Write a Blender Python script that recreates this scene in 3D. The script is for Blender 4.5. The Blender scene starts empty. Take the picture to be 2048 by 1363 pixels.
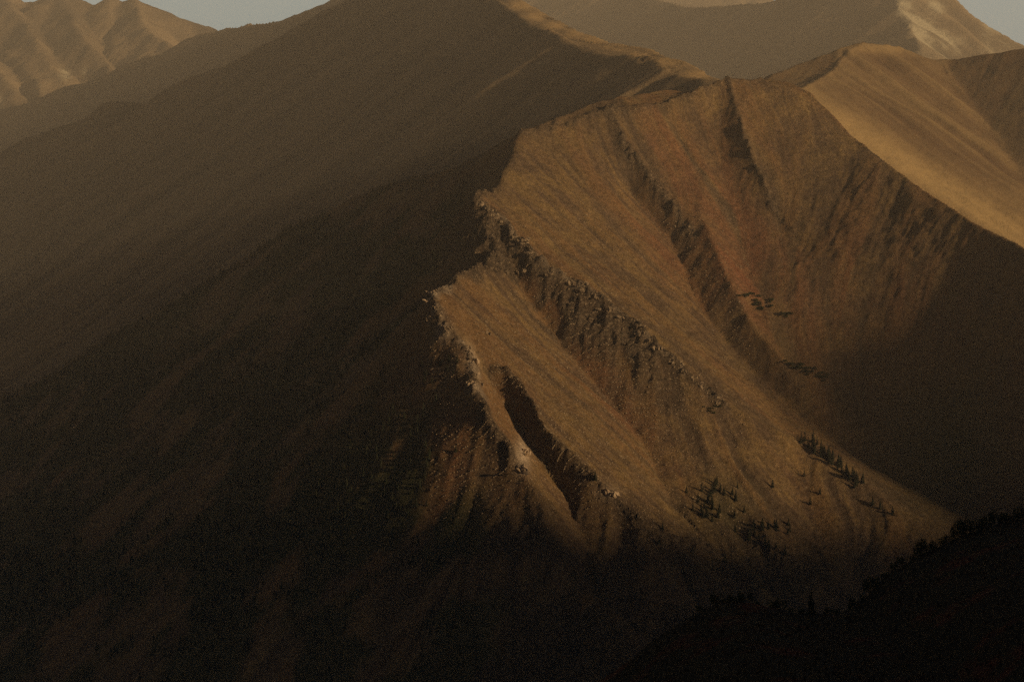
import bpy, math, random
import numpy as np

# ------------------------------------------------------------------ camera, world, sun, exposure
scene = bpy.context.scene
C = scene.collection
F = 4000.0                       # focal length in photograph pixels (photograph 2048 wide)
HZ = 120.0                       # photograph row of the horizon
PITCH = math.atan((681.5 - HZ) / F)
cam_d = bpy.data.cameras.new('camera')
cam = bpy.data.objects.new('camera', cam_d)
C.objects.link(cam)
cam_d.sensor_width = 36.0
cam_d.lens = 36.0 * F / 2048.0
cam_d.clip_start = 1.0
cam_d.clip_end = 120000.0
cam.location = (0, 0, 0)
cam.rotation_euler = (math.radians(90) - PITCH, 0, 0)
scene.camera = cam

SUN_BEHIND = math.radians(-28)   # negative: in front of the pure right-hand direction
SUN_EL = math.radians(15)
world = bpy.data.worlds.new('World')
scene.world = world
world.use_nodes = True
wn = world.node_tree
bg = wn.nodes['Background']
sky = wn.nodes.new('ShaderNodeTexSky')
sky.sky_type = 'NISHITA'
sky.sun_disc = False
sky.sun_elevation = SUN_EL
sky.sun_rotation = math.pi / 2 - SUN_BEHIND
sky.altitude = 2500
sky.air_density = 1.0
sky.dust_density = 6.0
sky.ozone_density = 0.6
# pale band of bright haze low in the sky behind the far peaks
tc = wn.nodes.new('ShaderNodeTexCoord'); sx = wn.nodes.new('ShaderNodeSeparateXYZ')
wn.links.new(tc.outputs['Generated'], sx.inputs[0])
def wmap(sock, a, b, c, d):
    n = wn.nodes.new('ShaderNodeMapRange'); n.interpolation_type = 'SMOOTHSTEP'
    for i, v in enumerate((a, b, c, d)): n.inputs[i + 1].default_value = v
    wn.links.new(sock, n.inputs[0]); return n.outputs[0]
mu = wn.nodes.new('ShaderNodeMath'); mu.operation = 'MULTIPLY'
wn.links.new(wmap(sx.outputs['Z'], 0.03, 0.16, 1.0, 0.0), mu.inputs[0]); wn.links.new(wmap(sx.outputs['Y'], 0.6, 0.97, 0.0, 1.0), mu.inputs[1])
mx = wn.nodes.new('ShaderNodeMix'); mx.data_type = 'RGBA'; mx.blend_type = 'ADD'
wn.links.new(mu.outputs[0], mx.inputs[0]); wn.links.new(sky.outputs[0], mx.inputs[6]); mx.inputs[7].default_value = (17, 25, 27, 1)
wn.links.new(mx.outputs[2], bg.inputs[0])
bg.inputs[1].default_value = 0.018

sd = bpy.data.lights.new('sun', 'SUN')
sd.energy = 5.0
sd.angle = math.radians(2.0)
sd.color = (1.0, 0.70, 0.37)
sun = bpy.data.objects.new('sun', sd)
C.objects.link(sun)
S = np.array([math.cos(SUN_EL) * math.cos(SUN_BEHIND), math.cos(SUN_EL) * math.sin(SUN_BEHIND), math.sin(SUN_EL)])
from mathutils import Vector
sun.rotation_euler = Vector(S).to_track_quat('Z', 'Y').to_euler()
sun.location = (0, 0, 1000)

scene.view_settings.view_transform = 'Standard'
scene.view_settings.look = 'None'
scene.view_settings.exposure = -0.08
scene.view_settings.gamma = 1.0
scene.render.engine = 'CYCLES'
scene.cycles.max_bounces = 4
scene.cycles.diffuse_bounces = 2
scene.cycles.volume_bounces = 1
scene.cycles.use_denoising = False
scene.cycles.transparent_max_bounces = 4
HAZE = True

# ------------------------------------------------------------------ projection helpers
cp, sp_ = math.cos(PITCH), math.sin(PITCH)
def ray(px, py):
    """slopes u = x/y, w = z/y of the line of sight through a photograph pixel"""
    a = (px - 1024.0) / F
    b = -(py - 681.5) / F
    # camera frame (a, 1, b) pitched down
    y = cp * 1 + sp_ * b
    z = -sp_ * 1 + cp * b
    return a / y, z / y
def P(px, py, Y):
    u, w = ray(px, py)
    return (u * Y, Y, w * Y)
def PL(px, py, pl, dz=0.0):
    """the point where the line of sight meets plane z = c + gx x + gy y"""
    c, gx, gy = pl
    u, w = ray(px, py)
    Y = (c + dz) / (w - gx * u - gy)
    return (u * Y, Y, w * Y)
def plane(pt, gx, gy):
    return (pt[2] - gx * pt[0] - gy * pt[1], gx, gy)
def pv(pl, X, Y): return pl[0] + pl[1] * X + pl[2] * Y
def to_px(X, Y, Z):
    yc = cp * Y - sp_ * Z
    zc = sp_ * Y + cp * Z
    return 1024 + F * X / yc, 681.5 - F * zc / yc

# ------------------------------------------------------------------ noise
_rs = np.random.RandomState(7)
_LAT = _rs.rand(512, 512).astype(np.float32)
def vnoise(x, y, seed=0):
    x = x + seed * 37.17; y = y + seed * 91.73
    xi = np.floor(x).astype(np.int64); yi = np.floor(y).astype(np.int64)
    fx = (x - xi).astype(np.float32); fy = (y - yi).astype(np.float32)
    fx = fx * fx * fx * (fx * (fx * 6 - 15) + 10); fy = fy * fy * fy * (fy * (fy * 6 - 15) + 10)
    x0 = xi & 511; x1 = (xi + 1) & 511; y0 = yi & 511; y1 = (yi + 1) & 511
    a = _LAT[y0, x0]; b = _LAT[y0, x1]; c = _LAT[y1, x0]; d = _LAT[y1, x1]
    return (a + (b - a) * fx) * (1 - fy) + (c + (d - c) * fx) * fy
def fbm(x, y, oct=5, seed=0, gain=0.5, ridged=False):
    s = 0; amp = 1.0; tot = 0
    for o in range(oct):
        n = vnoise(x, y, seed + o * 3)
        if ridged: n = 1 - np.abs(2 * n - 1)
        s = s + amp * n; tot += amp
        amp *= gain
        x, y = 2.03 * (0.8 * x - 0.6 * y), 2.03 * (0.6 * x + 0.8 * y)
    return s / tot
def sstep(a, b, x):
    t = np.clip((x - a) / (b - a), 0, 1)
    return t * t * (3 - 2 * t)
def smin(a, b, k):
    h = np.clip(0.5 + 0.5 * (b - a) / k, 0, 1)
    return b + (a - b) * h - k * h * (1 - h)
def smax(a, b, k): return -smin(-a, -b, k)

def bil(G, gx, gy):
    h, w = G.shape
    gx = np.clip(gx, 0, w - 1.001); gy = np.clip(gy, 0, h - 1.001)
    xi = gx.astype(np.int32); yi = gy.astype(np.int32)
    fx = gx - xi; fy = gy - yi
    return (G[yi, xi] * (1 - fx) + G[yi, xi + 1] * fx) * (1 - fy) + (G[yi + 1, xi] * (1 - fx) + G[yi + 1, xi + 1] * fx) * fy
def lic(N, Z, steps, stride=1.0):
    """smear the noise N along the fall line of Z (grid units)"""
    gy, gx = np.gradient(Z)
    m = np.sqrt(gx * gx + gy * gy) + 1e-6
    gx = (gx / m).astype(np.float32); gy = (gy / m).astype(np.float32)
    h, w = Z.shape
    Y0, X0 = np.mgrid[0:h, 0:w].astype(np.float32)
    acc = N.copy(); tot = 1.0
    for sgn in (1, -1):
        x = X0.copy(); y = Y0.copy()
        for k in range(steps):
            dx = bil(gx, x, y); dy = bil(gy, x, y)
            x += sgn * dx * stride; y += sgn * dy * stride
            wgt = 0.5 + 0.5 * math.cos(math.pi * (k + 1) / (steps + 1))
            acc += wgt * bil(N, x, y); tot += wgt
    acc /= tot
    return (acc - acc.mean()) / (acc.std() + 1e-9)
def blur(Z, n):
    for _ in range(n):
        Zp = np.pad(Z, 1, mode='edge')
        Z = (Zp[:-2, 1:-1] + Zp[2:, 1:-1] + Zp[1:-1, :-2] + Zp[1:-1, 2:] + 4 * Z) / 8
    return Z

def line_dist(X, Y, pts):
    """distance to polyline, height at the nearest point, side (+ = left of travel), arc parameter 0..1"""
    pts = np.array(pts, float)
    best = np.full(X.shape, 1e18); z = np.zeros(X.shape); side = np.zeros(X.shape); t_ = np.zeros(X.shape)
    n = len(pts) - 1
    for i in range(n):
        a, b = pts[i], pts[i + 1]
        dx, dy = b[0] - a[0], b[1] - a[1]
        L2 = dx * dx + dy * dy + 1e-9
        t = np.clip(((X - a[0]) * dx + (Y - a[1]) * dy) / L2, 0, 1)
        d = (X - a[0] - t * dx) ** 2 + (Y - a[1] - t * dy) ** 2
        m = d < best
        best = np.where(m, d, best)
        z = np.where(m, a[2] + t * (b[2] - a[2]), z)
        side = np.where(m, np.sign(dx * (Y - a[1]) - dy * (X - a[0])), side)
        t_ = np.where(m, (i + t) / n, t_)
    return np.sqrt(best), z, side, t_

def correct(Z, xs, ys, lines, iters=(400, 200, 120, 60)):
    """add a harmonic surface so that Z passes through the given 3-D polylines"""
    x0, dx = xs[0], xs[1] - xs[0]; y0, dy = ys[0], ys[1] - ys[0]
    h, w = Z.shape
    sx = []; sy = []; sz = []
    for pts in lines:
        pts = np.array(pts, float)
        for a, b in zip(pts[:-1], pts[1:]):
            n = max(2, int(math.hypot(b[0] - a[0], b[1] - a[1]) / dx * 1.5))
            t = np.linspace(0, 1, n)[:, None]
            q = a + t * (b - a)
            sx.append((q[:, 0] - x0) / dx); sy.append((q[:, 1] - y0) / dy); sz.append(q[:, 2])
    sx = np.concatenate(sx); sy = np.concatenate(sy); sz = np.concatenate(sz)
    ok = (sx > 0) & (sx < w - 1) & (sy > 0) & (sy < h - 1)
    sx, sy, sz = sx[ok], sy[ok], sz[ok]
    res = sz - bil(Z, sx, sy)
    R = None
    L = len(iters)
    for l in range(L):
        f = 2 ** (L - 1 - l)
        hh, ww = (h + f - 1) // f, (w + f - 1) // f
        num = np.zeros((hh, ww)); den = np.zeros((hh, ww))
        ix = np.clip(np.round(sx / f).astype(int), 0, ww - 1); iy = np.clip(np.round(sy / f).astype(int), 0, hh - 1)
        np.add.at(num, (iy, ix), res); np.add.at(den, (iy, ix), 1)
        m = den > 0
        val = np.where(m, num / np.maximum(den, 1), 0)
        if R is None: R = np.zeros((hh, ww))
        else:
            Y_, X_ = np.mgrid[0:hh, 0:ww]
            R = bil(R, X_ / 2.0, Y_ / 2.0)
        for _ in range(iters[l]):
            R[m] = val[m]
            Rp = np.pad(R, 1, mode='edge')
            R = 0.25 * (Rp[:-2, 1:-1] + Rp[2:, 1:-1] + Rp[1:-1, :-2] + Rp[1:-1, 2:]) * 0.9995
        if l < L - 1: R[m] = val[m]
    return Z + R

# ------------------------------------------------------------------ object helpers
def grid_mesh(name, X, Y, Z, mat, attrs=None):
    h, w = Z.shape
    me = bpy.data.meshes.new(name)
    co = np.stack([X, Y, Z], -1).reshape(-1).astype(np.float32)
    idx = np.arange(h * w).reshape(h, w)
    q = np.stack([idx[:-1, :-1], idx[:-1, 1:], idx[1:, 1:], idx[1:, :-1]], -1).reshape(-1, 4)
    nf = len(q)
    me.vertices.add(h * w); me.vertices.foreach_set('co', co)
    me.loops.add(nf * 4); me.loops.foreach_set('vertex_index', q.reshape(-1).astype(np.int32))
    me.polygons.add(nf); me.polygons.foreach_set('loop_start', (np.arange(nf) * 4).astype(np.int32))
    me.polygons.foreach_set('use_smooth', np.ones(nf, bool))
    for k, v in (attrs or {}).items():
        a = me.attributes.new(k, 'FLOAT', 'POINT')
        a.data.foreach_set('value', np.ascontiguousarray(v.reshape(-1), dtype=np.float32))
    me.update(calc_edges=True)
    me.materials.append(mat)
    o = bpy.data.objects.new(name, me); C.objects.link(o)
    return o
def tag(o, label=None, cat=None, group=None, kind=None):
    if label: o['label'] = label
    if cat: o['category'] = cat
    if group: o['group'] = group
    if kind: o['kind'] = kind
    return o

class NT:
    def __init__(s, name, rough=0.95):
        s.m = bpy.data.materials.new(name); s.m.use_nodes = True
        s.t = s.m.node_tree; s.b = s.t.nodes['Principled BSDF']
        s.b.inputs['Roughness'].default_value = rough
        s.b.inputs['Specular IOR Level'].default_value = 0.1
    def n(s, typ, **kw):
        o = s.t.nodes.new(typ)
        for k, v in kw.items(): setattr(o, k, v)
        return o
    def l(s, a, b): s.t.links.new(a, b)
    def attr(s, name): return s.n('ShaderNodeAttribute', attribute_name=name).outputs['Fac']
    def rgb(s, c):
        o = s.n('ShaderNodeRGB'); o.outputs[0].default_value = (*c, 1); return o.outputs[0]
    def mix(s, f, a, b, mode='MIX'):
        o = s.n('ShaderNodeMix', data_type='RGBA', blend_type=mode)
        for v, i in ((f, 0), (a, 6), (b, 7)):
            if isinstance(v, (int, float)): o.inputs[i].default_value = v
            elif isinstance(v, tuple): o.inputs[i].default_value = (*v, 1)
            else: s.l(v, o.inputs[i])
        return o.outputs[2]
    def math(s, op, a, b=0.0, c=None, clamp=False):
        o = s.n('ShaderNodeMath', operation=op, use_clamp=clamp)
        for i, v in enumerate((a, b) if c is None else (a, b, c)):
            if isinstance(v, (int, float)): o.inputs[i].default_value = v
            else: s.l(v, o.inputs[i])
        return o.outputs[0]
    def ramp(s, f, stops):
        o = s.n('ShaderNodeValToRGB')
        e = o.color_ramp.elements
        while len(e) < len(stops): e.new(0.5)
        for i, (p, c) in enumerate(stops):
            e[i].position = p; e[i].color = (*c, 1) if isinstance(c, tuple) else (c, c, c, 1)
        s.l(f, o.inputs[0]); return o.outputs[0]
    def noise(s, scale, detail=6, rough=0.6, vec=None, dist=0.0):
        o = s.n('ShaderNodeTexNoise'); o.inputs['Scale'].default_value = scale
        o.inputs['Detail'].default_value = detail; o.inputs['Roughness'].default_value = rough
        o.inputs['Distortion'].default_value = dist
        if vec is None: vec = s.pos()
        s.l(vec, o.inputs['Vector']); return o.outputs['Fac']
    def pos(s):
        if not hasattr(s, '_p'): s._p = s.n('ShaderNodeNewGeometry').outputs['Position']
        return s._p
    def bump(s, h, strength, dist):
        o = s.n('ShaderNodeBump'); o.inputs['Strength'].default_value = strength
        o.inputs['Distance'].default_value = dist; s.l(h, o.inputs['Height'])
        s.l(o.outputs[0], s.b.inputs['Normal'])
    def color(s, c): s.l(c, s.b.inputs['Base Color'])

# ------------------------------------------------------------------ materials of the mountains
def near_material():
    m = NT('mountain_ground')
    st = m.attr('streak'); rock = m.attr('rock'); red = m.attr('red'); green = m.attr('green'); pale = m.attr('pale')
    n1 = m.noise(0.02, 6, 0.65); n2 = m.noise(0.25, 5, 0.7); n3 = m.noise(0.9, 3, 0.7)
    scree = m.ramp(m.math('ADD', m.math('MULTIPLY', st, 0.5), m.math('MULTIPLY', n1, 0.5)),
                   [(0.30, (0.085, 0.056, 0.036)), (0.5, (0.15, 0.10, 0.06)), (0.72, (0.23, 0.16, 0.09))])
    grass = m.ramp(n1, [(0.3, (0.15, 0.098, 0.042)), (0.7, (0.225, 0.15, 0.068))])
    col = m.mix(m.ramp(m.math('ADD', m.math('MULTIPLY', st, 0.45), m.math('MULTIPLY', n1, 0.65)), [(0.48, 0.0), (0.66, 1.0)]), scree, grass)
    bd = m.attr('band')
    col = m.mix(m.ramp(bd, [(.5, 0.0), (.9, .45)]), col, (0.17, 0.088, 0.046))
    col = m.mix(m.ramp(bd, [(.0, .3), (.45, 0.0)]), col, (0.095, 0.07, 0.045))
    col = m.mix(red, col, m.mix(st, (0.13, 0.062, 0.036), (0.235, 0.105, 0.055)))
    col = m.mix(green, col, m.mix(n2, (0.035, 0.04, 0.018), (0.07, 0.065, 0.026)))
    rc = m.ramp(n2, [(0.3, (0.05, 0.036, 0.026)), (0.52, (0.12, 0.087, 0.058)), (0.72, (0.34, 0.26, 0.18))])
    col = m.mix(rock, col, rc)
    col = m.mix(pale, col, m.mix(n2, (0.30, 0.22, 0.15), (0.55, 0.44, 0.33)))
    n4 = m.noise(0.14, 4, 0.75)
    col = m.mix(0.7, col, m.ramp(n3, [(0.30, 0.15), (0.5, 0.5), (0.70, 0.92)]), 'OVERLAY')
    col = m.mix(0.55, col, m.ramp(n4, [(0.34, 0.18), (0.5, 0.5), (0.66, 0.85)]), 'OVERLAY')
    sp = m.ramp(m.noise(0.45, 2, 0.5), [(0.68, 0.0), (0.73, 1.0)])
    col = m.mix(m.math('MULTIPLY', sp, 0.5), col, (0.42, 0.34, 0.25))
    m.color(col)
    hgt = m.math('ADD', m.math('MULTIPLY', n2, 2.0), m.math('MULTIPLY', n3, 0.9))
    m.bump(m.math('MULTIPLY', hgt, m.math('ADD', m.math('MULTIPLY', rock, 1.2), 0.7)), 1.0, 2.2)
    return m.m
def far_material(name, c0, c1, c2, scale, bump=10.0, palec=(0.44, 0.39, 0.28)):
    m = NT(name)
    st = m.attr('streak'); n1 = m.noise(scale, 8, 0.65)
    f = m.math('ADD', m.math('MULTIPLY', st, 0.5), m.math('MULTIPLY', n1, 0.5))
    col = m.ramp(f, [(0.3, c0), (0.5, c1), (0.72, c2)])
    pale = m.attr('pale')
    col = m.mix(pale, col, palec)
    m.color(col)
    m.bump(m.noise(scale * 6, 6, 0.7), 0.7, bump)
    return m.m
M_near = near_material()

def front_corrected(): pass

# ------------------------------------------------------------------ the near mountain
L_ = plane(P(760, 370, 2950), .75, .30)
A_ = plane(P(1045, 262, 3000), -.45, .45)
R_ = plane(P(1700, 270, 3130), .33, .50)
crest = [P(-500, 1020, 4000), P(-200, 900, 3830), P(0, 800, 3650), P(110, 745, 3570), P(250, 655, 3520), P(420, 560, 3430), P(500, 510, 3400),
         P(600, 448, 3365), P(700, 400, 3290), P(760, 370, 3250), P(880, 345, 3100), P(960, 310, 3040), P(1045, 262, 3000),
         P(1130, 245, 3040), P(1220, 218, 3080), P(1330, 210, 3130), P(1400, 175, 3170), P(1450, 157, 3200), P(1520, 155, 3220),
         P(1580, 180, 3200), P(1640, 222, 3170), P(1700, 270, 3130), P(1760, 315, 3042), P(1830, 370, 2945), P(1900, 415, 2864),
         P(1950, 450, 2805), P(2048, 500, 2715), P(2250, 620, 2533), P(2600, 800, 2350)]
ribA = [P(1045, 262, 3000), PL(1022, 330, A_), PL(990, 382, A_), PL(955, 400, A_, 4), PL(1000, 440, A_, 5), PL(1035, 482, A_, 6), PL(1080, 520, A_, 6),
        PL(1150, 565, A_, 6), PL(1210, 605, A_, 6), PL(1260, 640, A_, 5), PL(1320, 695, A_, 5), PL(1370, 740, A_, 5),
        PL(1450, 800, A_), PL(1530, 850, A_), PL(1610, 885, A_), PL(1700, 955, A_, 14), PL(1780, 1010, A_, 26), PL(1900, 1090, A_, 40), PL(2060, 1200, A_, 60), PL(2400, 1420, A_, 60)]
ribB = [PL(1004, 470, A_, -8), PL(1004, 505, A_, -8), PL(950, 545, A_, 4), PL(890, 570, A_, 12), PL(862, 600, A_, 18), PL(880, 650, A_, 20), PL(925, 690, A_, 20), PL(945, 715, A_, 18),
        PL(953, 790, A_, 14), PL(985, 850, A_, 10), PL(1040, 930, A_, 5), PL(1080, 1000, A_, 0), PL(1108, 1060, A_, -4), PL(1122, 1180, A_, -10), PL(1140, 1340, A_, -20), PL(1200, 1700, A_, -40)]
T_ = ribA[:5] + ribB
edgeB = [PL(985, 742, A_, 6), PL(1008, 736, A_, 12), PL(1050, 785, A_, 14), PL(1090, 860, A_, 12), PL(1165, 925, A_, 8), PL(1220, 985, A_, 4), PL(1290, 1060, A_), PL(1400, 1180, A_, -5)]
hol = [PL(978, 765, A_, -8), PL(1030, 835, A_, -22), PL(1062, 900, A_, -30), PL(1130, 990, A_, -36), PL(1170, 1100, A_, -40), PL(1230, 1300, A_, -50)]
G2 = [PL(1010, 520, A_, -24), PL(1050, 590, A_, -45), PL(1120, 690, A_, -62), PL(1190, 770, A_, -66), PL(1290, 890, A_, -58), PL(1340, 1000, A_, -46), PL(1430, 1110, A_, -40)]
G1 = [PL(1260, 380, A_, -8), PL(1340, 480, A_, -18), PL(1415, 640, A_, -30), PL(1480, 715, A_, -32), PL(1600, 830, A_, -30), PL(1720, 925, A_, -32), PL(1900, 1040, A_, -36), PL(2060, 1130, A_, -36), PL(2300, 1280, A_, -36)]
spurQ = [P(1450, 157, 3200), PL(1420, 300, A_, 58), PL(1400, 420, A_, 32), PL(1450, 540, A_, 22), PL(1500, 640, A_, 12), PL(1580, 745, A_, 0), PL(1680, 850, A_, -10)]
spurC = [P(1220, 218, 3080), PL(1260, 300, A_, 32), PL(1310, 370, A_, 20), PL(1385, 470, A_, 8)]
spurD = [P(1460, 158, 3203), PL(1480, 250, A_, 108), PL(1530, 370, A_, 82), PL(1565, 450, A_, 58), PL(1590, 540, R_, 2)]

lowR = [PL(1690, 840, R_, -16), PL(1850, 930, R_, -18), PL(2000, 1000, R_, -16), PL(2200, 1050, R_, -14)]
spR1 = [P(1700, 270, 3130), PL(1730, 400, R_, 4), PL(1770, 540, R_, 3), PL(1820, 660, R_, 0), PL(1870, 780, R_, -8)]
gR1 = [PL(1640, 330, R_, 8), PL(1690, 480, R_, 0), PL(1740, 620, R_, -4), PL(1800, 760, R_, -12)]
xs = np.arange(-1200, 1051, 2.5); ys = np.arange(1660, 4061, 2.5)
X, Y = np.meshgrid(xs, ys)
wx = X + 14 * (fbm(X / 90, Y / 90, 3, 11) - .5); wy = Y + 14 * (fbm(X / 90, Y / 90, 3, 23) - .5)
dA, zA, sA, tA = line_dist(wx, wy, ribA)
right = sA > 0
dT, zT, sT, tT = line_dist(wx, wy, T_)
leftside = sT < 0
offB = np.interp(wy, [1500, 2182, 2400, 2500, 3300], [-360, -150, -100, -95, -95])
offL = np.interp(wy, [1500, 2182, 2261, 2347, 2430, 2560, 2659, 2734, 2790, 2883, 3000, 3300], [-700, -230, -150, -92, -50, -75, -105, -60, -78, -92, -95, -95])
offL = offB + (offL - offB) * np.exp(-(dT / 130.) ** 1.5)
Lf = pv(L_, wx, wy) + offL
front = smin(Lf, pv(A_, wx, wy), 10)
front = smax(front, pv(R_, wx, wy) - 2.0 * np.maximum(0, 180 - X), 12)
# lower drop: everything below the lower ribs steepens into crags
ci = np.interp(X, [c[0] for c in crest], [c[1] for c in crest])
cz = np.interp(X, [c[0] for c in crest], [c[2] for c in crest])
back = cz - 0.62 * (Y - ci)
front = smin(front, np.where(Y > ci - 60, back + 25, 1e4), 10)
front = np.where(Y > ci, np.minimum(front, back), front)
Z = correct(front, xs, ys, [crest, ribA, ribB, edgeB, hol, G2, G1, spurQ, spurC, spurD])
Zs = blur(Z, 6)
Zw = Zs + 26 * fbm(X / 150, Y / 150, 3, 101) + 9 * fbm(X / 45, Y / 45, 3, 103)
Zf_ = Zs + 6 * fbm(X / 60, Y / 60, 3, 105)
PX, PY = to_px(X, Y, Zs)
def blob(cx, cy, rx, ry, ang=0, k=1.0):
    a = math.radians(ang); dx = PX - cx; dy = PY - cy
    u = (dx * math.cos(a) + dy * math.sin(a)) / rx; v = (-dx * math.sin(a) + dy * math.cos(a)) / ry
    return k * np.exp(-(u * u + v * v))
def near_line(pts, wdt):
    d, *_ = line_dist(X + 10 * (vnoise(X / 18, Y / 18, 3) - .5), Y + 10 * (vnoise(X / 18, Y / 18, 5) - .5), pts)
    return np.exp(-(d / wdt) ** 2)
wn1 = (fbm(X / 7, Y / 7, 2, 31) - .5).astype(np.float32)
st_f = lic(_rs.randn(*Z.shape).astype(np.float32), Zf_, 18, 1.5)
st_m = lic(blur(_rs.randn(*Z.shape), 5), Zw, 22, 2.0)
st_c = lic(blur(_rs.randn(*Z.shape), 45), Zw, 30, 3.0)
LF = leftside * sstep(15, 90, dT)   # left shaded flank
rockA = np.where(~right, np.exp(-((dA - 28) / 34.) ** 2) * sstep(.12, .2, tA) * sstep(.62, .5, tA), 0)
rock = rockA * sstep(.3, .5, fbm(X / 30, Y / 30, 3, 19)) + near_line(ribB[:11], 8) + .7 * near_line(edgeB, 7) + near_line(ribA[2:13], 7) + .9 * near_line(spurC, 10) + .7 * near_line(spurD[:4], 6) + .5 * near_line(crest[12:19], 8)
rock = np.clip(rock, 0, 1)
low = sstep(930, 1120, PY + 60 * (fbm(X / 60, Y / 60, 3, 77) - .5) - 0.15 * np.abs(PX - 1150)) * sstep(700, 850, PX)
rock = np.clip(rock + low * sstep(.46, .6, fbm(X / 40, Y / 60, 4, 91)), 0, 1)
var = .35 + 1.3 * sstep(.3, .7, fbm(X / 160, Y / 160, 3, 17))
offc = sstep(0, 50, np.abs(Y - ci))
Z = Z + .22 * st_f * (1 - .5 * rock) + .26 * st_m * var + 1.0 * st_c * var * offc * (1 - .4 * LF)
crag = fbm(X / 24, Y / 24, 5, 51, .6, True) - .6
rid = 1 - np.abs(st_m) * .5
Z = Z + rock * (24 * crag + 2.5 * rid + 7 * (fbm(X / 7, Y / 7, 3, 58, .6, True) - .6))
Z = Z + 1.5 * (fbm(X / 9, Y / 9, 2, 171) - .5) * (1 - sstep(2, 3, Y * 0))
Z = Z + low * 9 * (1 - np.abs(st_c))
Z = Z + 5 * (fbm(X / 55, Y / 55, 5, 71, .5, True) - .6) * offc + 3.0 * (fbm(X / 22, Y / 22, 4, 72) - .5) + LF * 10 * (fbm(X / 90, Y / 90, 5, 73) - .5)
PX, PY = to_px(X, Y, Z)
red = np.clip(blob(1350, 330, 130, 90, 45, .65) + blob(1500, 500, 70, 140, -25, 1.1) + blob(1700, 620, 160, 160) * .6 + blob(1280, 860, 40, 200, -40, .6)
              + blob(900, 920, 120, 130, 0, .4) + blob(1130, 620, 30, 120, -35, .6) + blob(1340, 540, 30, 160, -28, .7), 0, 1)
red = np.clip(red * (0.55 + .35 * np.clip(st_c, -1.5, 1.5) + .2 * np.clip(st_m, -2, 2)), 0, 1)
green = np.clip(LF * sstep(.34, .54, fbm(X / 70, Y / 70, 5, 81)) * sstep(300, 420, PY) + blob(1900, 900, 120, 130) + blob(1440, 1020, 90, 70, 0, .5) + blob(1560, 1150, 120, 60, 0, .6), 0, 1)
pale = np.clip(1.1 * near_line(ribB[3:9], 7) * sstep(.35, .6, fbm(X / 12, Y / 12, 3, 140)) + .5 * near_line(ribA[3:12], 5) * sstep(.45, .6, fbm(X / 12, Y / 12, 3, 141)) + blob(1045, 910, 14, 34, 0, 1.2) + blob(945, 715, 9, 30, -20, .8) + blob(1215, 985, 22, 16, 0, .5), 0, 1)
attrs = dict(streak=np.clip(.5 + .08 * st_f + .07 * st_m * var + .08 * st_c, 0, 1), rock=rock, band=np.clip(.5 + .25 * st_c + .1 * st_m, 0, 1), red=red, green=green, pale=pale)
near = grid_mesh('mountain', X, Y, Z, M_near, attrs)
tag(near, 'near mountain with a rocky lit ridge and a dark forested left flank', 'mountain', kind='structure')
near_grid = (xs, ys, Z)
def hgt(x, y, g=None):
    xs_, ys_, Z_ = g or near_grid
    return bil(Z_, np.atleast_1d((x - xs_[0]) / (xs_[1] - xs_[0])), np.atleast_1d((y - ys_[0]) / (ys_[1] - ys_[0])))

# ------------------------------------------------------------------ mountains behind
def cone_mountain(name, label, mat, lines, box, res, k, kb=0.6, gul=(10, 30), seed=1, warp=60, paleblobs=(), extra=None, crestn=6, sm=8, gate=True):
    xs = np.arange(box[0], box[1] + 1, res); ys = np.arange(box[2], box[3] + 1, res)
    X, Y = np.meshgrid(xs, ys)
    wx = X + warp * (fbm(X / (warp * 5), Y / (warp * 5), 3, seed) - .5); wy = Y + warp * (fbm(X / (warp * 5), Y / (warp * 5), 3, seed + 9) - .5)
    Z = None
    cl = lines[0]
    dmin = None
    for i, ln in enumerate(lines):
        d, z, s, t = line_dist(wx, wy, ln)
        kk = np.where(s > 0, kb, k) if i == 0 else k * 1.15
        c = z - kk * d
        Z = c if Z is None else smax(Z, c, sm)
        dmin = d if dmin is None else np.minimum(dmin, d)
    if extra: Z = extra(X, Y, Z)
    Zs = blur(Z, 4)
    rs = np.random.RandomState(seed)
    a = lic(blur(rs.randn(*Z.shape), 3).astype(np.float32), Zs, 24, 1.5)
    b = lic(blur(rs.randn(*Z.shape), 30), Zs, 30, 2.5)
    fade = sstep(0, 10 * res, dmin)
    Z = Z + 95 * (fbm(X / (res * 22), Y / (res * 22), 6, seed + 30, .55, True) - .6) * (.15 + .85 * fade) + gul[0] * a * (.25 + .75 * fade) + gul[1] * b * fade + crestn * 2 * (fbm(X / (res * 6), Y / (res * 6), 4, seed + 40) - .5)
    PX, PY = to_px(X, Y, Z)
    pale = np.zeros_like(Z)
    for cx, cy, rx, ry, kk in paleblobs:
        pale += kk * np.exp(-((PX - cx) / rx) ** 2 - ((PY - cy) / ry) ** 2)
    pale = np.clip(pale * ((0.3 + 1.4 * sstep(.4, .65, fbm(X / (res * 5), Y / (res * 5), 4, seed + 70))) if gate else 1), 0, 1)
    o = grid_mesh(name, X, Y, Z, mat, dict(streak=np.clip(.5 + .18 * a + .15 * b, 0, 1), pale=pale))
    tag(o, label, 'mountain', kind='structure')
    return o

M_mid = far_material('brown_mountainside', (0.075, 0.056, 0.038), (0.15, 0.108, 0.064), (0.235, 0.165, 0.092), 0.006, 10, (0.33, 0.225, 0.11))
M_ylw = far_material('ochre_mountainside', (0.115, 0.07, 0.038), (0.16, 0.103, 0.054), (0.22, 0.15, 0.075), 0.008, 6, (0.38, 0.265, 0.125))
M_far = far_material('grey_mountainside', (0.06, 0.045, 0.032), (0.13, 0.095, 0.06), (0.24, 0.175, 0.105), 0.004, 24)

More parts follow.
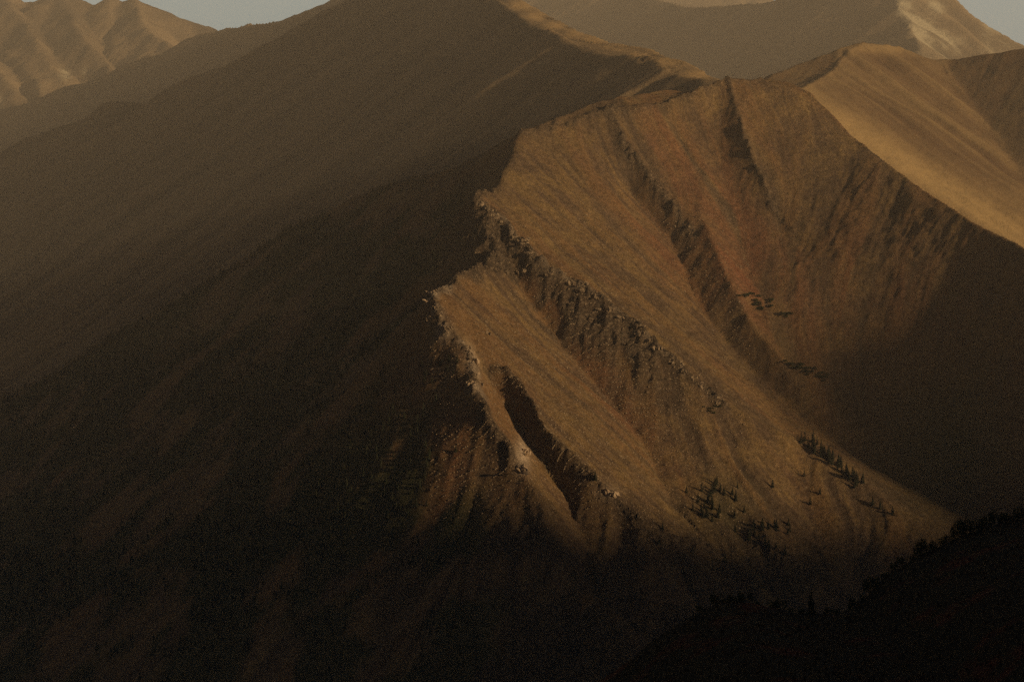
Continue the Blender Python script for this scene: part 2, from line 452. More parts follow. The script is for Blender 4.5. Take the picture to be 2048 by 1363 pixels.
def plane_mountain(label, mat, front_fn, crest, lines, box, res, gul, seed, warp=40, crestn=3, kb=.6, paleblobs=(), smooth=(2, 40), gate=True):
    xs = np.arange(box[0], box[1], res); ys = np.arange(box[2], box[3], res)
    X, Y = np.meshgrid(xs, ys)
    wx = X + warp * (fbm(X / warp / 5, Y / warp / 5, 3, seed) - .5); wy = Y + warp * (fbm(X / warp / 5, Y / warp / 5, 3, seed + 10) - .5)
    Zf = front_fn(wx, wy)
    ci = np.interp(X, [c[0] for c in crest], [c[1] for c in crest]); cz = np.interp(X, [c[0] for c in crest], [c[2] for c in crest])
    bk = cz - kb * (Y - ci)
    Zf = np.where(Y > ci, np.minimum(Zf, bk), smin(Zf, bk + 4 * res, 4 * res))
    Z = correct(Zf, xs, ys, [crest] + lines)
    Zs = blur(Z, 5)
    rs = np.random.RandomState(seed)
    a = lic(blur(rs.randn(*Z.shape), smooth[0]).astype(np.float32), Zs, 30, 1.5); b = lic(blur(rs.randn(*Z.shape), smooth[1]), Zs, 40, 2.5)
    var = .3 + 1.2 * sstep(.3, .7, fbm(X / res / 60, Y / res / 60, 3, seed + 5))
    Z = Z + gul[0] * a * var + gul[1] * b * var * sstep(0, 20 * res, np.abs(Y - ci)) + gul[1] * .5 * (fbm(X / res / 25, Y / res / 25, 4, seed + 8) - .5) + 2 * crestn * (fbm(X / (8 * res), Y / (8 * res), 4, seed + 60) - .5)
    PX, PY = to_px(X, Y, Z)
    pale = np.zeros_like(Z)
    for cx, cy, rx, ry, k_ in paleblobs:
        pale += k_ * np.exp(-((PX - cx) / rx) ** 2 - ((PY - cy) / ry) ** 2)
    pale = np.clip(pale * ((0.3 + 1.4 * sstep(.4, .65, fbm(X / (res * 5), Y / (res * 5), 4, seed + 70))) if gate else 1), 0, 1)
    o = grid_mesh('mountain', X, Y, Z, mat, dict(streak=np.clip(.5 + .17 * a + .17 * b, 0, 1), pale=pale))
    return tag(o, label, 'mountain', kind='structure')

# right-hand ochre mountain
A2 = plane(P(1720, 83, 4500), -.35, .40)
g0, g1 = PL(1900, 150, A2), PL(2048, 350, A2)
gy2 = (g1[2] - g0[2] - .35 * (g1[0] - g0[0])) / (g1[1] - g0[1])
R2 = plane(g0, .35, gy2)
crest2 = [P(1200, 330, 4050), P(1420, 190, 4200), P(1540, 152, 4300), P(1640, 112, 4400), P(1700, 88, 4470), P(1720, 83, 4500), P(1800, 95, 4560), P(1870, 120, 4560), P(1950, 132, 4580), P(2048, 142, 4600), P(2300, 180, 4600), P(2600, 240, 4600)]
ridge2 = [P(1720, 83, 4500), P(1660, 150, 4250), P(1590, 182, 4080), P(1560, 230, 3900)]
def f2(wx, wy):
    Zf = smax(pv(A2, wx, wy), pv(R2, wx, wy), 10)
    d, z, s, t = line_dist(wx, wy, ridge2)
    return np.where((s < 0), smin(Zf, z - .5 * d, 10), Zf)
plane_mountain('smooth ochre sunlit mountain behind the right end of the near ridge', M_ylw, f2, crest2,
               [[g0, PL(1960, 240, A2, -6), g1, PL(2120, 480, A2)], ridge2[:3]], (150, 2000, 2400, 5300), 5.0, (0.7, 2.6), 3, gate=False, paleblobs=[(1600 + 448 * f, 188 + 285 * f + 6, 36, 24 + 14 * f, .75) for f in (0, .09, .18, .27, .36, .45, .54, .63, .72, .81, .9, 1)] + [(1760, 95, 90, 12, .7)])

# broad shaded mountain in the middle distance
P3 = plane(P(900, -62, 5600), .55, .30)
c3l = [(-500, 480), (-200, 380), (0, 304), (41, 280), (103, 260), (171, 236), (205, 208), (222, 203), (290, 207), (325, 181), (376, 154),
       (444, 137), (496, 109), (547, 79), (615, 41), (667, 14), (700, 0), (820, -45), (900, -62)]
crest3 = [PL(a, b, P3) for a, b in c3l] + [P(960, -40, 5450), P(1030, 0, 5200), P(1100, 45, 4920), P(1160, 70, 4680), P(1220, 86, 4480), P(1300, 97, 4270), P(1340, 118, 4150), P(1420, 157, 3880), P(1600, 230, 3650)]
spur3 = [PL(900, -62, P3), PL(1010, 8, P3), PL(1090, 62, P3), PL(1160, 97, P3), PL(1270, 124, P3), PL(1400, 162, P3), PL(1450, 200, P3)]
def f3(wx, wy):
    d, z, s, t = line_dist(wx, wy, spur3)
    return np.where(s > 0, z - .12 * np.minimum(d, 150) - .7 * np.maximum(d - 150, 0), smin(pv(P3, wx, wy), z + .0 * d + 400, 10))
plane_mountain('broad shaded brown mountain filling the middle distance left of the peak', M_mid, f3, crest3, [spur3], (-2700, 900, 3300, 7600), 8, (1.0, 6), 21, 60, 4, paleblobs=[(1040, 12, 22, 9, 1.3), (1075, 32, 22, 9, 1.3), (1110, 52, 22, 8, 1.3), (1150, 68, 24, 8, 1.3), (1190, 80, 26, 8, 1.3), (1235, 93, 30, 9, 1.4), (1285, 104, 34, 11, 1.4), (1335, 125, 34, 10, 1.3), (1390, 150, 30, 8, 1.2)], gate=False)  # pale blobs paint the sunlit rim right of the crest into the colour

P4 = plane(P(427, 65, 8700), .50, .30)
crest4 = [PL(a, b, P4) for a, b in [(-400, 330), (0, 225), (79, 197), (137, 174), (205, 155), (239, 133), (290, 116), (325, 109), (369, 82), (403, 70), (427, 65), (455, 55), (530, 51), (581, 36), (612, 24),
          (640, 10), (673, 3), (760, -30)]] + [P(1000, 60, 7850)]
plane_mountain('grey shaded ridge rising to the right below the far left peaks', M_mid, lambda a, b: np.minimum(pv(P4, a, b), 202 - .6 * (a + 552)), crest4, [], (-4500, 300, 6900, 10300), 16, (2.5, 12), 33, 80, 9)

P6 = plane(P(1786, 0, 8700), .50, .28)
crest6 = [PL(a, b, P6) for a, b in [(900, 40), (1040, -20), (1200, -20), (1290, 0), (1348, 10), (1368, 15), (1444, 13), (1519, 8), (1553, -1), (1650, -50), (1760, -90)]] + \
         [P(1830, -70, 8900), P(1909, 0, 8800), P(1946, 34, 8750), P(1998, 65, 8700), P(2048, 94, 8650), P(2400, 240, 8400)]
rib6 = [P(1770, -85, 8990), PL(1786, 0, P6), PL(1816, 44, P6), PL(1827, 79, P6), PL(1860, 140, P6), PL(1880, 200, P6)]
def f6(wx, wy):
    d, z, s, t = line_dist(wx, wy, rib6)
    A6 = plane(P(1990, 62, 8700), -.35, .45)
    return np.where(s > 0, np.maximum(z - .5 * d, pv(A6, wx, wy)), pv(P6, wx, wy))
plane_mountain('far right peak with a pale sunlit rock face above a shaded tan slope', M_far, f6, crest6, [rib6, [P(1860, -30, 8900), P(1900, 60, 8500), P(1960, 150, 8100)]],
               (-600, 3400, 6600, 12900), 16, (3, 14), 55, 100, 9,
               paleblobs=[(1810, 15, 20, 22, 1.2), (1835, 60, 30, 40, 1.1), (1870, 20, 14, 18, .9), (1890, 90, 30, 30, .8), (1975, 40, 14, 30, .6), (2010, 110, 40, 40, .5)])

crest5 = [P(-400, -120, 11029), P(-150, -60, 10852), P(0, -30, 10763), P(61, 5, 10676), P(120, -12, 10613), P(181, 7, 10588), P(205, 3, 10588), P(239, 7, 10588), P(263, -1, 10588), P(294, 10, 10588), P(325, 20, 10588), P(359, 36, 10588),
          P(393, 48, 10588), P(434, 61, 10588), P(520, 110, 10588), P(700, 170, 10588)]
cone_mountain('mountain', 'far left mountain with steep sunlit spurs and blue shaded gullies', M_far,
              [crest5, [P(-150, -60, 10852), P(-60, 60, 10147), P(30, 190, 9440)], [P(0, -30, 10763), P(70, 60, 10147), P(140, 190, 9440)],
               [P(120, -12, 10613), P(170, 60, 10147), P(250, 190, 9440)], [P(263, -1, 10588), P(300, 60, 10147), P(380, 120, 9617)]],
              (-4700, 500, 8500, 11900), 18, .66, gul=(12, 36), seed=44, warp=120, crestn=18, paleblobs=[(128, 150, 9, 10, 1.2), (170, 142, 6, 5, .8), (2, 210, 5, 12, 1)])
crest7 = [P(900, 40, 13800), P(1150, -30, 13800), P(1300, -12, 13800), P(1400, -20, 13800), P(1500, -30, 13800), P(1650, 60, 13800)]
cone_mountain('mountain', 'palest farthest ridge just showing at the top edge', M_far,
              [crest7], (-900, 2600, 12500, 14900), 40, .5, gul=(10, 30), seed=66, warp=160, crestn=20)

# valley floor
m = NT('valley_ground'); m.color(m.mix(m.noise(0.004), (0.03, 0.03, 0.018), (0.07, 0.055, 0.03)))
gx = np.linspace(-6900, 6900, 61); gy = np.linspace(-3500, 15100, 61)
GX, GY = np.meshgrid(gx, gy)
tag(grid_mesh('ground', GX, GY, -1250 + 60 * fbm(GX / 1500, GY / 1500, 3, 9), m.m), kind='structure')


# ------------------------------------------------------------------ the hill the photographer stands on
crestF = [P(600, 1560, 560), P(900, 1480, 560), P(1150, 1390, 560), P(1250, 1330, 560), P(1330, 1262, 560), P(1430, 1208, 565), P(1490, 1206, 570), P(1550, 1218, 575), P(1620, 1232, 580), P(1690, 1222, 585), P(1730, 1198, 590), P(1760, 1160, 595),
          P(1830, 1115, 600), P(1880, 1092, 605), P(1920, 1075, 610), P(1980, 1052, 620), P(2048, 1040, 625), P(2200, 980, 620), P(2500, 800, 560)]
hillC = [(520, -300, -10), (620, 100, 0), (850, 500, 0), (1100, 900, -40), (1400, 1300, -180)]
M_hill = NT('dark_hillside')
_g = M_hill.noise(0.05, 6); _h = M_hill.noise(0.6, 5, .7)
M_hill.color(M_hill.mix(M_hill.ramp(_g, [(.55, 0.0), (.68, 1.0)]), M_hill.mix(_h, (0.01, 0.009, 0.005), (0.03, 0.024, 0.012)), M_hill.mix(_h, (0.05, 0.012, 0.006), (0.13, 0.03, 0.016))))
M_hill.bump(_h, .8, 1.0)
def build_hill():
    xs = np.arange(-420, 1500, 5.0); ys = np.arange(-400, 3300, 5.0)
    X, Y = np.meshgrid(xs, ys)
    cx = [c[0] for c in crestF]; ciF = np.interp(X, cx, [c[1] for c in crestF]); czF = np.interp(X, cx, [c[2] for c in crestF])
    near_ = np.where(Y < ciF, czF + .16 * (ciF - Y) * 0.9, czF - .75 * (Y - ciF))
    near_ = near_ - .3 * np.maximum(0, -X - 60)
    d, z, s_, t = line_dist(X + 60 * (fbm(X / 200, Y / 200, 3, 3) - .5), Y + 60 * (fbm(X / 200, Y / 200, 3, 4) - .5), hillC)
    Z = smax(near_, z - .8 * d, 6)
    Z = Z + (1.6 * (fbm(X / 14, Y / 14, 4, 8) - .5))
    Z = np.maximum(Z, -1300)
    Z = correct(Z, xs, ys, [crestF[4:17]], (200, 100, 60))
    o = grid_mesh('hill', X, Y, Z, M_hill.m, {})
    tag(o, kind='structure')
    return xs, ys, Z
hill_grid = build_hill()
# unseen mountain added behind the camera to block skylight from there
def build_sky_blocker():
    xs = np.arange(-6000, 3001, 30.0); ys = np.arange(-3400, -380, 30.0)
    X, Y = np.meshgrid(xs, ys)
    d, z, s_, t = line_dist(X + 200 * (fbm(X / 900, Y / 900, 3, 3) - .5), Y + 200 * (fbm(X / 900, Y / 900, 3, 4) - .5), [(-6000, -2300, 300), (-3000, -2000, 700), (0, -1900, 850), (1500, -1700, 700), (3000, -2200, 100)])
    Z = z - .62 * d + 160 * (fbm(X / 400, Y / 400, 5, 6) - .5)
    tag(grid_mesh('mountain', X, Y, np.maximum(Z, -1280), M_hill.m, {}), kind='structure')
build_sky_blocker()
# unseen range added on the right, its crest shaped to shade the valley
def build_shade_range():
    pr = [(-1200, 700), (0, 860), (900, 930), (1400, 860), (1600, 620), (1750, 480), (1850, 380), (1965, 262), (2199, 205), (2376, 165), (2440, 210), (2510, 340), (2600, 420), (2720, 440), (2850, 390), (3000, 240), (3300, -100), (3700, -500)]
    pts = [(2000 * S[0] / math.cos(SUN_EL) - q * S[1] / math.cos(SUN_EL), 2000 * S[1] / math.cos(SUN_EL) + q * S[0] / math.cos(SUN_EL), z) for q, z in pr]
    xs = np.arange(1000, 5000, 16.0); ys = np.arange(-3000, 3800, 16.0)
    X, Y = np.meshgrid(xs, ys)
    d, z, s_, t = line_dist(X + 60 * (fbm(X / 200, Y / 200, 3, 3) - .5), Y + 60 * (fbm(X / 200, Y / 200, 3, 4) - .5), pts)
    Z = z - .8 * d + 90 * (fbm(X / 150, Y / 150, 5, 6) - .5)
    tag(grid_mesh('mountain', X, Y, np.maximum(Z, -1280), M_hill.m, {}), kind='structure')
build_shade_range()

# ------------------------------------------------------------------ vegetation and rocks
def mesh_from(name, V, Fc, mats, mi=None, smooth=False):
    me = bpy.data.meshes.new(name); me.from_pydata([tuple(map(float, v)) for v in V], [], Fc)
    for m_ in mats: me.materials.append(m_)
    if mi is not None: me.polygons.foreach_set('material_index', mi)
    me.update(); return me
def flat_mat(name, a, b, scale):
    m = NT(name); m.color(m.mix(m.noise(scale), a, b)); return m.m
M_needle = flat_mat('conifer_needles', (0.012, 0.014, 0.008), (0.03, 0.033, 0.017), .6)
M_bark = flat_mat('bark', (0.05, 0.035, 0.024), (0.11, 0.08, 0.055), 2.0)
M_leaf = flat_mat('shrub_leaves', (0.022, 0.03, 0.012), (0.06, 0.07, 0.026), .5)
M_rock = NT('crag_rock')
_n = M_rock.noise(.35, 6, .7)
M_rock.color(M_rock.ramp(_n, [(.3, (.11, .08, .055)), (.5, (.24, .18, .12)), (.72, (.42, .33, .23))])); M_rock.bump(M_rock.noise(1.2, 5, .7), .8, .8)
M_prock = NT('pale_rock')
_n = M_prock.noise(.35, 6, .7)
M_prock.color(M_prock.ramp(_n, [(.3, (.2, .14, .09)), (.5, (.42, .31, .21)), (.7, (.66, .53, .38))])); M_prock.bump(M_prock.noise(1.2, 5, .7), .8, .8)

def conifer_geo(rng, h, tiers=11, per=8, wid=.2):
    cv, cf = [], []
    for k in range(tiers):
        f = k / (tiers - 1)
        zz = h * (.12 + .84 * f); R = h * wid * (1 - f) ** .85 + h * .02
        for j in range(per if f < .8 else 5):
            a = rng.uniform(0, 2 * math.pi); r = R * rng.uniform(.6, 1.15); w = r * rng.uniform(.28, .45) + .1
            z0 = zz + rng.uniform(-.03, .03) * h; dz = -r * rng.uniform(.25, .55)
            ca, sa = math.cos(a), math.sin(a)
            b = len(cv)
            cv += [(0, 0, z0 + .04 * h), (ca * r * .6 - sa * w, sa * r * .6 + ca * w, z0 + dz * .5), (ca * r, sa * r, z0 + dz), (ca * r * .6 + sa * w, sa * r * .6 - ca * w, z0 + dz * .5), (ca * r * .5, sa * r * .5, z0 - h * .05 + dz * .5)]
            cf += [(b, b + 1, b + 2, b + 3), (b + 1, b + 4, b + 3)]
    b = len(cv)
    cv += [(0, 0, h), (.02 * h, 0, h * .9), (-.01 * h, .017 * h, h * .9), (-.01 * h, -.017 * h, h * .9)]; cf += [(b, b + 1, b + 2), (b, b + 2, b + 3), (b, b + 3, b + 1)]
    return cv, cf
def trunk_geo(h, r):
    tv, tf = [], []
    for i, (z, q) in enumerate(((-1.0, 1.15), (0, 1), (h * .5, .6), (h * .95, .12))):
        for j in range(6):
            a = j * math.pi / 3; tv.append((q * r * math.cos(a), q * r * math.sin(a), z))
    for i in range(3):
        for j in range(6):
            tf.append((i * 6 + j, i * 6 + (j + 1) % 6, i * 6 + 6 + (j + 1) % 6, i * 6 + 6 + j))
    return tv, tf
rng = random.Random(5)
CON = []
for i in range(6):
    h = 1.0; cv, cf = conifer_geo(rng, 12, rng.choice((9, 11, 12)), 9, rng.uniform(.21, .28)); tv, tf = trunk_geo(12, .22)
    CON.append((mesh_from('crown', cv, cf, [M_needle]), mesh_from('trunk', tv, tf, [M_bark])))
def make_tree(x, y, z, h, label, group):
    cm, tm = CON[rng.randrange(6)]
    e = bpy.data.objects.new('conifer_tree', None); C.objects.link(e)
    e.location = (x, y, z); e.rotation_euler = (rng.uniform(-.03, .03), rng.uniform(-.03, .03), rng.uniform(0, 6.28)); s_ = h / 12; e.scale = (s_ * rng.uniform(.85, 1.2), s_ * rng.uniform(.85, 1.2), s_)
    for nm, me in (('crown', cm), ('trunk', tm)):
        o = bpy.data.objects.new(nm, me); C.objects.link(o); o.parent = e
    tag(e, label, 'tree', group); return e
def on_surface(px, py, g, y0, y1, step=4.0):
    """first hit of the line of sight through each pixel with a height grid"""
    px = np.atleast_1d(np.array(px, float)); py = np.atleast_1d(np.array(py, float))
    out = np.full((len(px), 3), np.nan); u = np.zeros(len(px)); w = np.zeros(len(px))
    for i in range(len(px)): u[i], w[i] = ray(px[i], py[i])
    done = np.zeros(len(px), bool)
    for yy in np.arange(y0, y1, step):
        z = hgt(u * yy, np.full(len(px), yy), g)
        hit = (~done) & (w * yy <= z)
        out[hit] = np.stack([u * yy, np.full(len(px), yy), z], -1)[hit]
        done |= hit
    return out
near_g = near_grid
def scatter(cands, g, y0, y1, hs, label, group, sink=.4):
    pts = on_surface([c[0] for c in cands], [c[1] for c in cands], g, y0, y1)
    n = 0
    for p in pts:
        if np.isnan(p[0]): continue
        make_tree(p[0], p[1], p[2] - sink, rng.uniform(*hs), label, group); n += 1
    return n
# skyline of the left ridge
cr = np.array([to_px(*c) for c in crest[2:11]])
cand = []
for i in range(85):
    x = 640 * rng.random() ** 1.15; y = np.interp(x, cr[:, 0], cr[:, 1]) + rng.uniform(3, 16); cand.append((x, y))
scatter(cand, near_g, 1700, 4000, (10, 19), 'small dark conifer on the skyline of the shaded left ridge', 'conifers along the skyline of the left ridge')
cand = []
centres = [(330, 760, 90, 30), (470, 700, 90, 25), (640, 640, 70, 30), (720, 560, 60, 25), (820, 520, 60, 25), (560, 830, 80, 40), (700, 870, 60, 30), (820, 760, 40, 25), (900, 740, 30, 20)]
for cx, cy, sx, sy in centres:
    for k in range(8): cand.append((rng.gauss(cx, sx * .6), rng.gauss(cy, sy * .6)))
scatter(cand, near_g, 1700, 3600, (7, 12), 'dark conifer scattered over the shaded left flank of the mountain', 'conifers on the shaded left flank')
cand = [(1602, 890)] + [(1618 + 100 * f + rng.uniform(-9, 9), 893 + 82 * f + rng.uniform(-12, 4)) for f in [i / 40 for i in range(41)]]
scatter(cand, near_g, 1700, 3600, (10, 17), 'dark conifer in the dense row on the ridge crest at lower right', 'conifers on the lower right ridge crest')
cand = [(rng.gauss(1425, 32), rng.uniform(968, 1045)) for i in range(30)] + [(rng.gauss(1530, 35), rng.uniform(1040, 1110)) for i in range(22)]
scatter(cand, near_g, 1700, 3600, (9, 15), 'dark conifer in the grove below the scree slope at lower right', 'conifers in the grove below the scree')
cand = [(1608, 955), (1545, 975), (1640, 990), (1325, 1062), (1318, 1098), (1385, 1108), (1745, 1010), (1760, 1022), (1785, 1030), (1450, 1125), (1190, 960), (1620, 1010)]
scatter(cand, near_g, 1700, 3600, (8, 13), 'lone dark conifer on the dim slope at lower right', 'lone conifers on the lower right slope')

# the woods that read as one dark mass on the shaded flank
def woods():
    r = np.random.RandomState(9); V, Fc = [], []
    n = 26000
    gx_ = r.uniform(-1150, -60, n); gy_ = r.uniform(1900, 3650, n)
    g = bil(green, (gx_ - xs[0]) / 2.5, (gy_ - ys[0]) / 2.5) * (bil(sT, (gx_ - xs[0]) / 2.5, (gy_ - ys[0]) / 2.5) < 0)
    k_ = r.rand(n) < g * .45
    gx_, gy_ = gx_[k_], gy_[k_]; gz_ = hgt(gx_, gy_)
    for x, y, z in zip(gx_, gy_, gz_):
        h = r.uniform(6, 13); w = h * r.uniform(.16, .24); a0 = r.uniform(0, 6.28)
        for f0, f1, ww in ((.05, .55, 1.0), (.32, .8, .72), (.6, 1.0, .42)):
            k = len(V)
            for q in range(5):
                a = a0 + q * 1.2566 + f0 * 3; rr = w * ww * r.uniform(.7, 1.2)
                V.append((x + rr * math.cos(a), y + rr * math.sin(a), z + h * (f0 + r.uniform(-.04, .04)) - .4))
            V.append((x, y, z + h * f1 - .4))
            Fc += [(k + q, k + (q + 1) % 5, k + 5) for q in range(5)]
    o = bpy.data.objects.new('forest', mesh_from('forest', V, Fc, [M_needle])); C.objects.link(o)
    tag(o, 'dark conifer woods covering the shaded left flank of the mountain', 'forest', kind='stuff')
woods()

# shrubs
def shrub_mesh(seed, w, h, n, ls):
    r = random.Random(seed); V, Fc = [], []
    lob = [(r.uniform(-.5, .5) * w, r.uniform(-.5, .5) * w, r.uniform(.3, .7) * h, r.uniform(.3, .55)) for _ in range(7)]
    for i in range(n):
        c = r.choice(lob); q = Vector((r.gauss(0, 1), r.gauss(0, 1), r.gauss(0, 1))).normalized() * r.uniform(.6, 1.05)
        p = Vector((c[0] + q.x * c[3] * w * .6, c[1] + q.y * c[3] * w * .6, max(.05 * h, c[2] + q.z * c[3] * h)))
        a = Vector((r.gauss(0, 1), r.gauss(0, 1), r.gauss(0, 1))).normalized() * ls; b_ = a.cross(Vector((r.gauss(0, 1), r.gauss(0, 1), r.gauss(0, 1))).normalized()).normalized() * ls * .6
        k = len(V); V += [p - a, p + b_, p + a, p - b_]; Fc.append((k, k + 1, k + 2, k + 3))
    # woody stems
    mi = [0] * len(Fc)
    for c in lob:
        k = len(V); t = Vector((c[0], c[1], c[2]))
        V += [Vector((-.06, 0, -.3)), Vector((.06, 0, -.3)), Vector((0, .08, -.3)), t]; Fc += [(k, k + 1, k + 3), (k + 1, k + 2, k + 3), (k + 2, k, k + 3)]; mi += [1] * 3
    return mesh_from('shrub', V, Fc, [M_leaf, M_bark], mi)
SH = [shrub_mesh(i, 7, 3.2, 260, .75) for i in range(4)]
SHF = [shrub_mesh(20 + i, 3.2, 3.2, 520, .22) for i in range(3)]
def put(me, name, p, s_, rz, label, cat, group=None):
    o = bpy.data.objects.new(name, me); C.objects.link(o); o.location = p; o.rotation_euler = (0, 0, rz); o.scale = s_ if isinstance(s_, tuple) else (s_, s_, s_)
    return tag(o, label, cat, group)
cand = [(1525 + rng.uniform(-20, 22), 608 + rng.uniform(-14, 16)) for _ in range(13)] + [(1490 + rng.uniform(-14, 14), 592 + rng.uniform(-3, 4)) for _ in range(5)] + [(1570 + rng.uniform(-10, 10), 634 + rng.uniform(-3, 4)) for _ in range(4)]
for p in on_surface([c[0] for c in cand], [c[1] for c in cand], near_g, 1700, 3600):
    put(SH[rng.randrange(4)], 'shrub', p, rng.uniform(.7, 1.2), rng.uniform(0, 6), 'green shrub in the upper thicket on the gully wall below the red scree', 'shrub', 'shrubs in the upper thicket')
cand = [(1575 + 80 * f + rng.uniform(-6, 6), 728 + 34 * f + rng.uniform(-7, 7)) for f in [i / 18 for i in range(19)]]
for p in on_surface([c[0] for c in cand], [c[1] for c in cand], near_g, 1700, 3600):
    put(SH[rng.randrange(4)], 'shrub', p, rng.uniform(.7, 1.2), rng.uniform(0, 6), 'green shrub in the lower strip on the gully wall beneath the upper thicket', 'shrub', 'shrubs in the lower strip')
cand = [(1420 + rng.uniform(-14, 20), 822 + rng.uniform(-8, 10)) for _ in range(6)]
for p in on_surface([c[0] for c in cand], [c[1] for c in cand], near_g, 1700, 3600):
    put(SH[rng.randrange(4)], 'shrub', p, rng.uniform(.5, .8), rng.uniform(0, 6), 'small green shrub low on the sunlit tan slope', 'shrub', 'shrubs on the sunlit slope')

# near hill: bushes and trees on its skyline
cF = np.array([to_px(*c) for c in crestF])
def on_hill(px, back=0.0):
    x = np.interp(px, cF[:, 0], [c[0] for c in crestF]); y = np.interp(px, cF[:, 0], [c[1] for c in crestF]) - back
    x = x * (y / (y + back))
    return (x, y, float(hgt(x, y, hill_grid)[0]) - .2)
for i, (px, s_) in enumerate([(1432, .9), (1462, .8), (1490, 1.0), (1545, .7), (1560, .9), (1712, .7), (1742, 1.2), (1752, .9), (1790, .7), (1842, 1.2), (1856, 1.1), (1880, .7), (1915, 1.1), (1928, 1.5), (1945, 1.3), (1972, 1.0), (1990, 1.2), (2015, 1.0), (2040, 1.2), (1400, .6), (1447, .5), (1475, .6), (1515, .5), (1580, .5), (1600, .6), (1655, .6), (1672, .5), (1725, .6), (1768, .6), (1805, .8), (1822, .5), (1868, .6), (1895, .8), (1960, .7), (2003, .6), (2028, .7)]):
    put(SHF[i % 3], 'bush', on_hill(px), s_ * 1.1, rng.uniform(0, 6), ('large' if s_ >= 1.0 else 'small') + (' black bush on the low left part of the dark foreground hill crest' if px < 1620 else ' black bush in the dip of the dark foreground hill crest' if px < 1770 else ' black bush on the rising middle of the dark foreground hill crest' if px < 1900 else ' black bush on the high right end of the dark foreground hill crest'), 'bush', 'bushes on the foreground hill crest')
p = on_hill(1622); make_tree(p[0], p[1], p[2], 8.0, 'tallest slender conifer standing in the dip of the foreground hill crest', None)
p = on_hill(1700); make_tree(p[0], p[1], p[2], 4.6, 'short slender conifer right of the tallest one on the foreground hill crest', None)
# ground cover on the near hill
r = np.random.RandomState(12); V, Fc = [], []
gx_ = r.uniform(-40, 260, 9000); gy_ = r.uniform(330, 640, 9000); gz_ = hgt(gx_, gy_, hill_grid)
for x, y, z in zip(gx_, gy_, gz_):
    if x > .27 * y + 12 or x < -.02 * y: continue
    for q in range(2):
        a = r.uniform(0, 6.28); w = r.uniform(.15, .4); h = r.uniform(.3, 1.0); k = len(V)
        V += [(x - w * math.cos(a), y - w * math.sin(a), z - .1), (x + w * math.cos(a), y + w * math.sin(a), z - .1), (x + r.uniform(-.3, .3), y + r.uniform(-.3, .3), z + h)]; Fc.append((k, k + 1, k + 2))
M_cov = flat_mat('heath', (0.014, 0.012, 0.007), (0.05, 0.024, 0.012), .08)
o = bpy.data.objects.new('ground_cover', mesh_from('ground_cover', V, Fc, [M_cov])); C.objects.link(o)
tag(o, 'low dark heath covering the foreground hill', 'ground cover', kind='stuff')

# rocks
import bmesh
def hull_rock(seed, n, size, tall, mat):
    r = random.Random(seed); bm = bmesh.new()
    for i in range(n):
        c = Vector((r.gauss(0, .45), r.gauss(0, .45), r.uniform(-.3, .2))) * size
        s_ = size * (r.uniform(.35, .7) if i else .95)
        if i == 0: c = Vector((0, 0, -.15 * size))
        else: c *= .75
        lean = Vector((r.uniform(-.3, .3), r.uniform(-.3, .3), 1)) 
        vs = []
        for k in range(11):
            q = Vector((r.gauss(0, 1), r.gauss(0, 1), r.gauss(0, 1))).normalized() * s_
            q = Vector((q.x * .55, q.y * .55, 0)) + lean * (q.z * tall)
            vs.append(bm.verts.new(c + q))
        res = bmesh.ops.convex_hull(bm, input=vs)
        dead = list({g for g in res['geom_interior'] + res['geom_unused'] if isinstance(g, bmesh.types.BMVert)})
        bmesh.ops.delete(bm, geom=dead, context='VERTS')
    me = bpy.data.meshes.new('rock'); bm.to_mesh(me); bm.free(); me.materials.append(mat); return me
RK = [hull_rock(i, 12, 5, .85, M_rock.m) for i in range(8)]
PRK = [hull_rock(40 + i, 16, 5, 1.0, M_prock.m) for i in range(4)]
def along(line, n, meshes, smin_, smax_, label, group, t0=0, t1=1, jit=5, dz=-2.2):
    L = np.array(line); d = np.r_[0, np.cumsum(np.hypot(*(L[1:, :2] - L[:-1, :2]).T))]
    for i in range(n):
        t = (t0 + (t1 - t0) * (i + rng.uniform(-.4, .4)) / max(1, n - 1)) * d[-1]
        x = np.interp(t, d, L[:, 0]) + rng.gauss(0, jit); y = np.interp(t, d, L[:, 1]) + rng.gauss(0, jit)
        s_ = smin_ + (smax_ - smin_) * rng.random() ** 1.8
        put(meshes[rng.randrange(len(meshes))], 'rock_outcrop', (x, y, float(hgt(x, y)[0]) + dz * s_), (s_ * rng.uniform(.8, 1.5), s_ * rng.uniform(.8, 1.5), s_ * rng.uniform(.5, 1.0)), rng.uniform(0, 6), label, 'rock', group)
along(ribA[2:13], 130, RK, .4, 1.7, 'jagged rock on the crest dividing the broad tan slope from the rocky shaded flank', 'rocks along the main rib crest')
along(ribB[3:9], 64, PRK[:2] + RK[:4], .35, 1.6, 'jagged rock along the left edge of the lower scree slope', 'rocks along the lower rib edge', jit=3)
along(edgeB[1:6], 22, RK, .4, .9, 'rock along the edge above the dark hollow in the lower scree slope', 'rocks above the dark hollow', jit=3)
along(spurC[1:], 12, RK, .4, .9, 'rock on the short rib running down the red upper slope', 'rocks on the red slope rib')
along(crest[12:17], 16, RK, .4, .8, 'small rock tooth on the summit skyline', 'rock teeth on the summit skyline', jit=2)
p = on_surface([955, 975, 1048, 1045, 1215, 948], [408, 665, 905, 935, 985, 720], near_g, 1700, 3600)
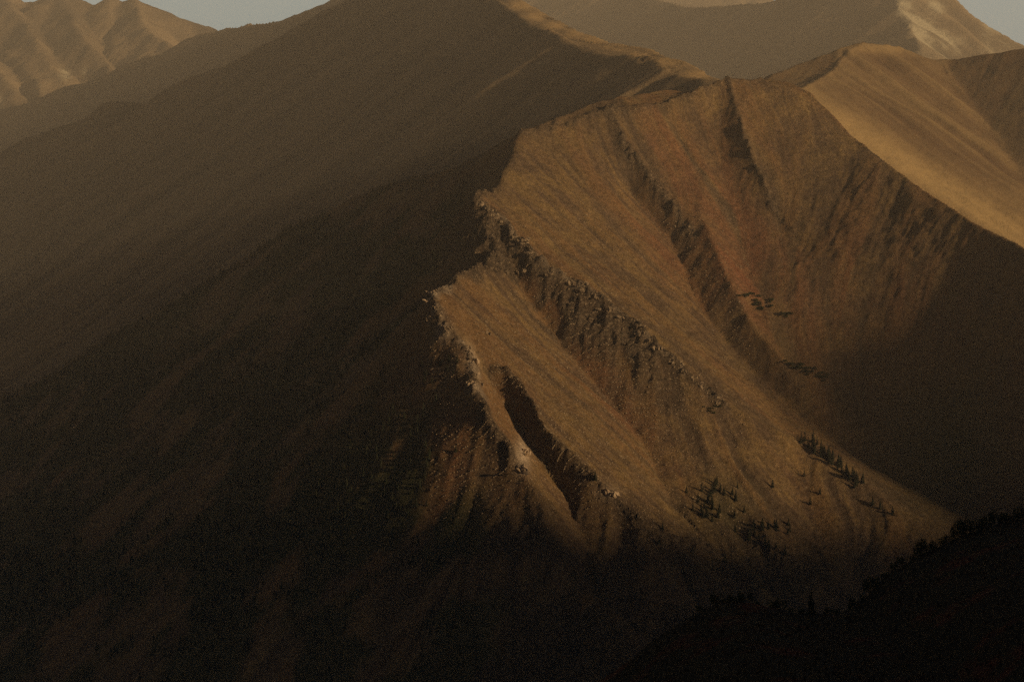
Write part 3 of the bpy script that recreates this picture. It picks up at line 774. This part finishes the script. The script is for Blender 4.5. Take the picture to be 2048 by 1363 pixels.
for q, s_, me, lab in zip(p, (1.5, 1.5, 2.0, 1.8, 1.9, 1.6), (RK[0], RK[1], PRK[0], PRK[1], PRK[2], PRK[3]),
      ('pointed rock at the very tip of the upper rib above the dark flank', 'lone dark crag with a lit right face on the lower scree slope', 'bright pale crag at the top of the central outcrop',
       'bright pale crag just below the top of the central outcrop', 'ribbed pale crag at the lower right end of the hollow', 'tallest bright crag on the left edge of the scree slope')):
    put(me, 'rock_outcrop', (q[0], q[1], q[2] - 2.5), (s_, s_ * 1.2, s_ * .95), rng.uniform(0, 6), lab, 'rock')
# loose stones on the scree
r = np.random.RandomState(4); V, Fc = [], []
cx = r.uniform(860, 1500, 16000); cy = r.uniform(430, 1150, 16000)
dens = np.exp(-(((cx - 1120) / 190) ** 2 + ((cy - 800) / 170) ** 2)) + .25
keep = r.rand(16000) < dens
pts = on_surface(cx[keep], cy[keep], near_g, 1900, 3300, 6.0)
for q in pts:
    if np.isnan(q[0]): continue
    a = r.uniform(.4, 1.3); k = len(V)
    for v in ((1, 0, 0), (-.5, .8, .1), (-.6, -.8, 0), (.1, .1, .9), (0, 0, -.8)):
        V.append((q[0] + a * v[0] * r.uniform(.6, 1.3), q[1] + a * v[1] * r.uniform(.6, 1.3), q[2] + .3 + a * v[2] * r.uniform(.6, 1.3)))
    Fc += [(k, k + 1, k + 3), (k + 1, k + 2, k + 3), (k + 2, k, k + 3), (k + 1, k, k + 4), (k + 2, k + 1, k + 4), (k, k + 2, k + 4)]
o = bpy.data.objects.new('loose_stones', mesh_from('loose_stones', V, Fc, [M_rock.m])); C.objects.link(o)
tag(o, 'loose pale stones strewn over the lower scree slope', 'stones', kind='stuff')


# ------------------------------------------------------------------ haze
if HAZE:
    bx0, bx1, by0, by1, bz0, bz1 = -7000, 7000, -3600, 15200, -1252, 1000
    me = bpy.data.meshes.new('haze')
    v = [(x, y, z) for z in (bz0, bz1) for y in (by0, by1) for x in (bx0, bx1)]
    me.from_pydata(v, [], [(0, 2, 3, 1), (4, 5, 7, 6), (0, 1, 5, 4), (2, 6, 7, 3), (0, 4, 6, 2), (1, 3, 7, 5)])
    hm = bpy.data.materials.new('haze'); hm.use_nodes = True
    t = hm.node_tree
    for n in list(t.nodes):
        if n.type != 'OUTPUT_MATERIAL': t.nodes.remove(n)
    pvn = t.nodes.new('ShaderNodeVolumePrincipled')
    pvn.inputs['Color'].default_value = (0.96, 0.90, 0.80, 1)
    pvn.inputs['Density'].default_value = 6.5e-5
    pvn.inputs['Anisotropy'].default_value = 0.0
    out = [n for n in t.nodes if n.type == 'OUTPUT_MATERIAL'][0]
    t.links.new(pvn.outputs[0], out.inputs['Volume'])
    me.materials.append(hm)
    hz = bpy.data.objects.new('haze', me); C.objects.link(hz)
    tag(hz, kind='stuff')
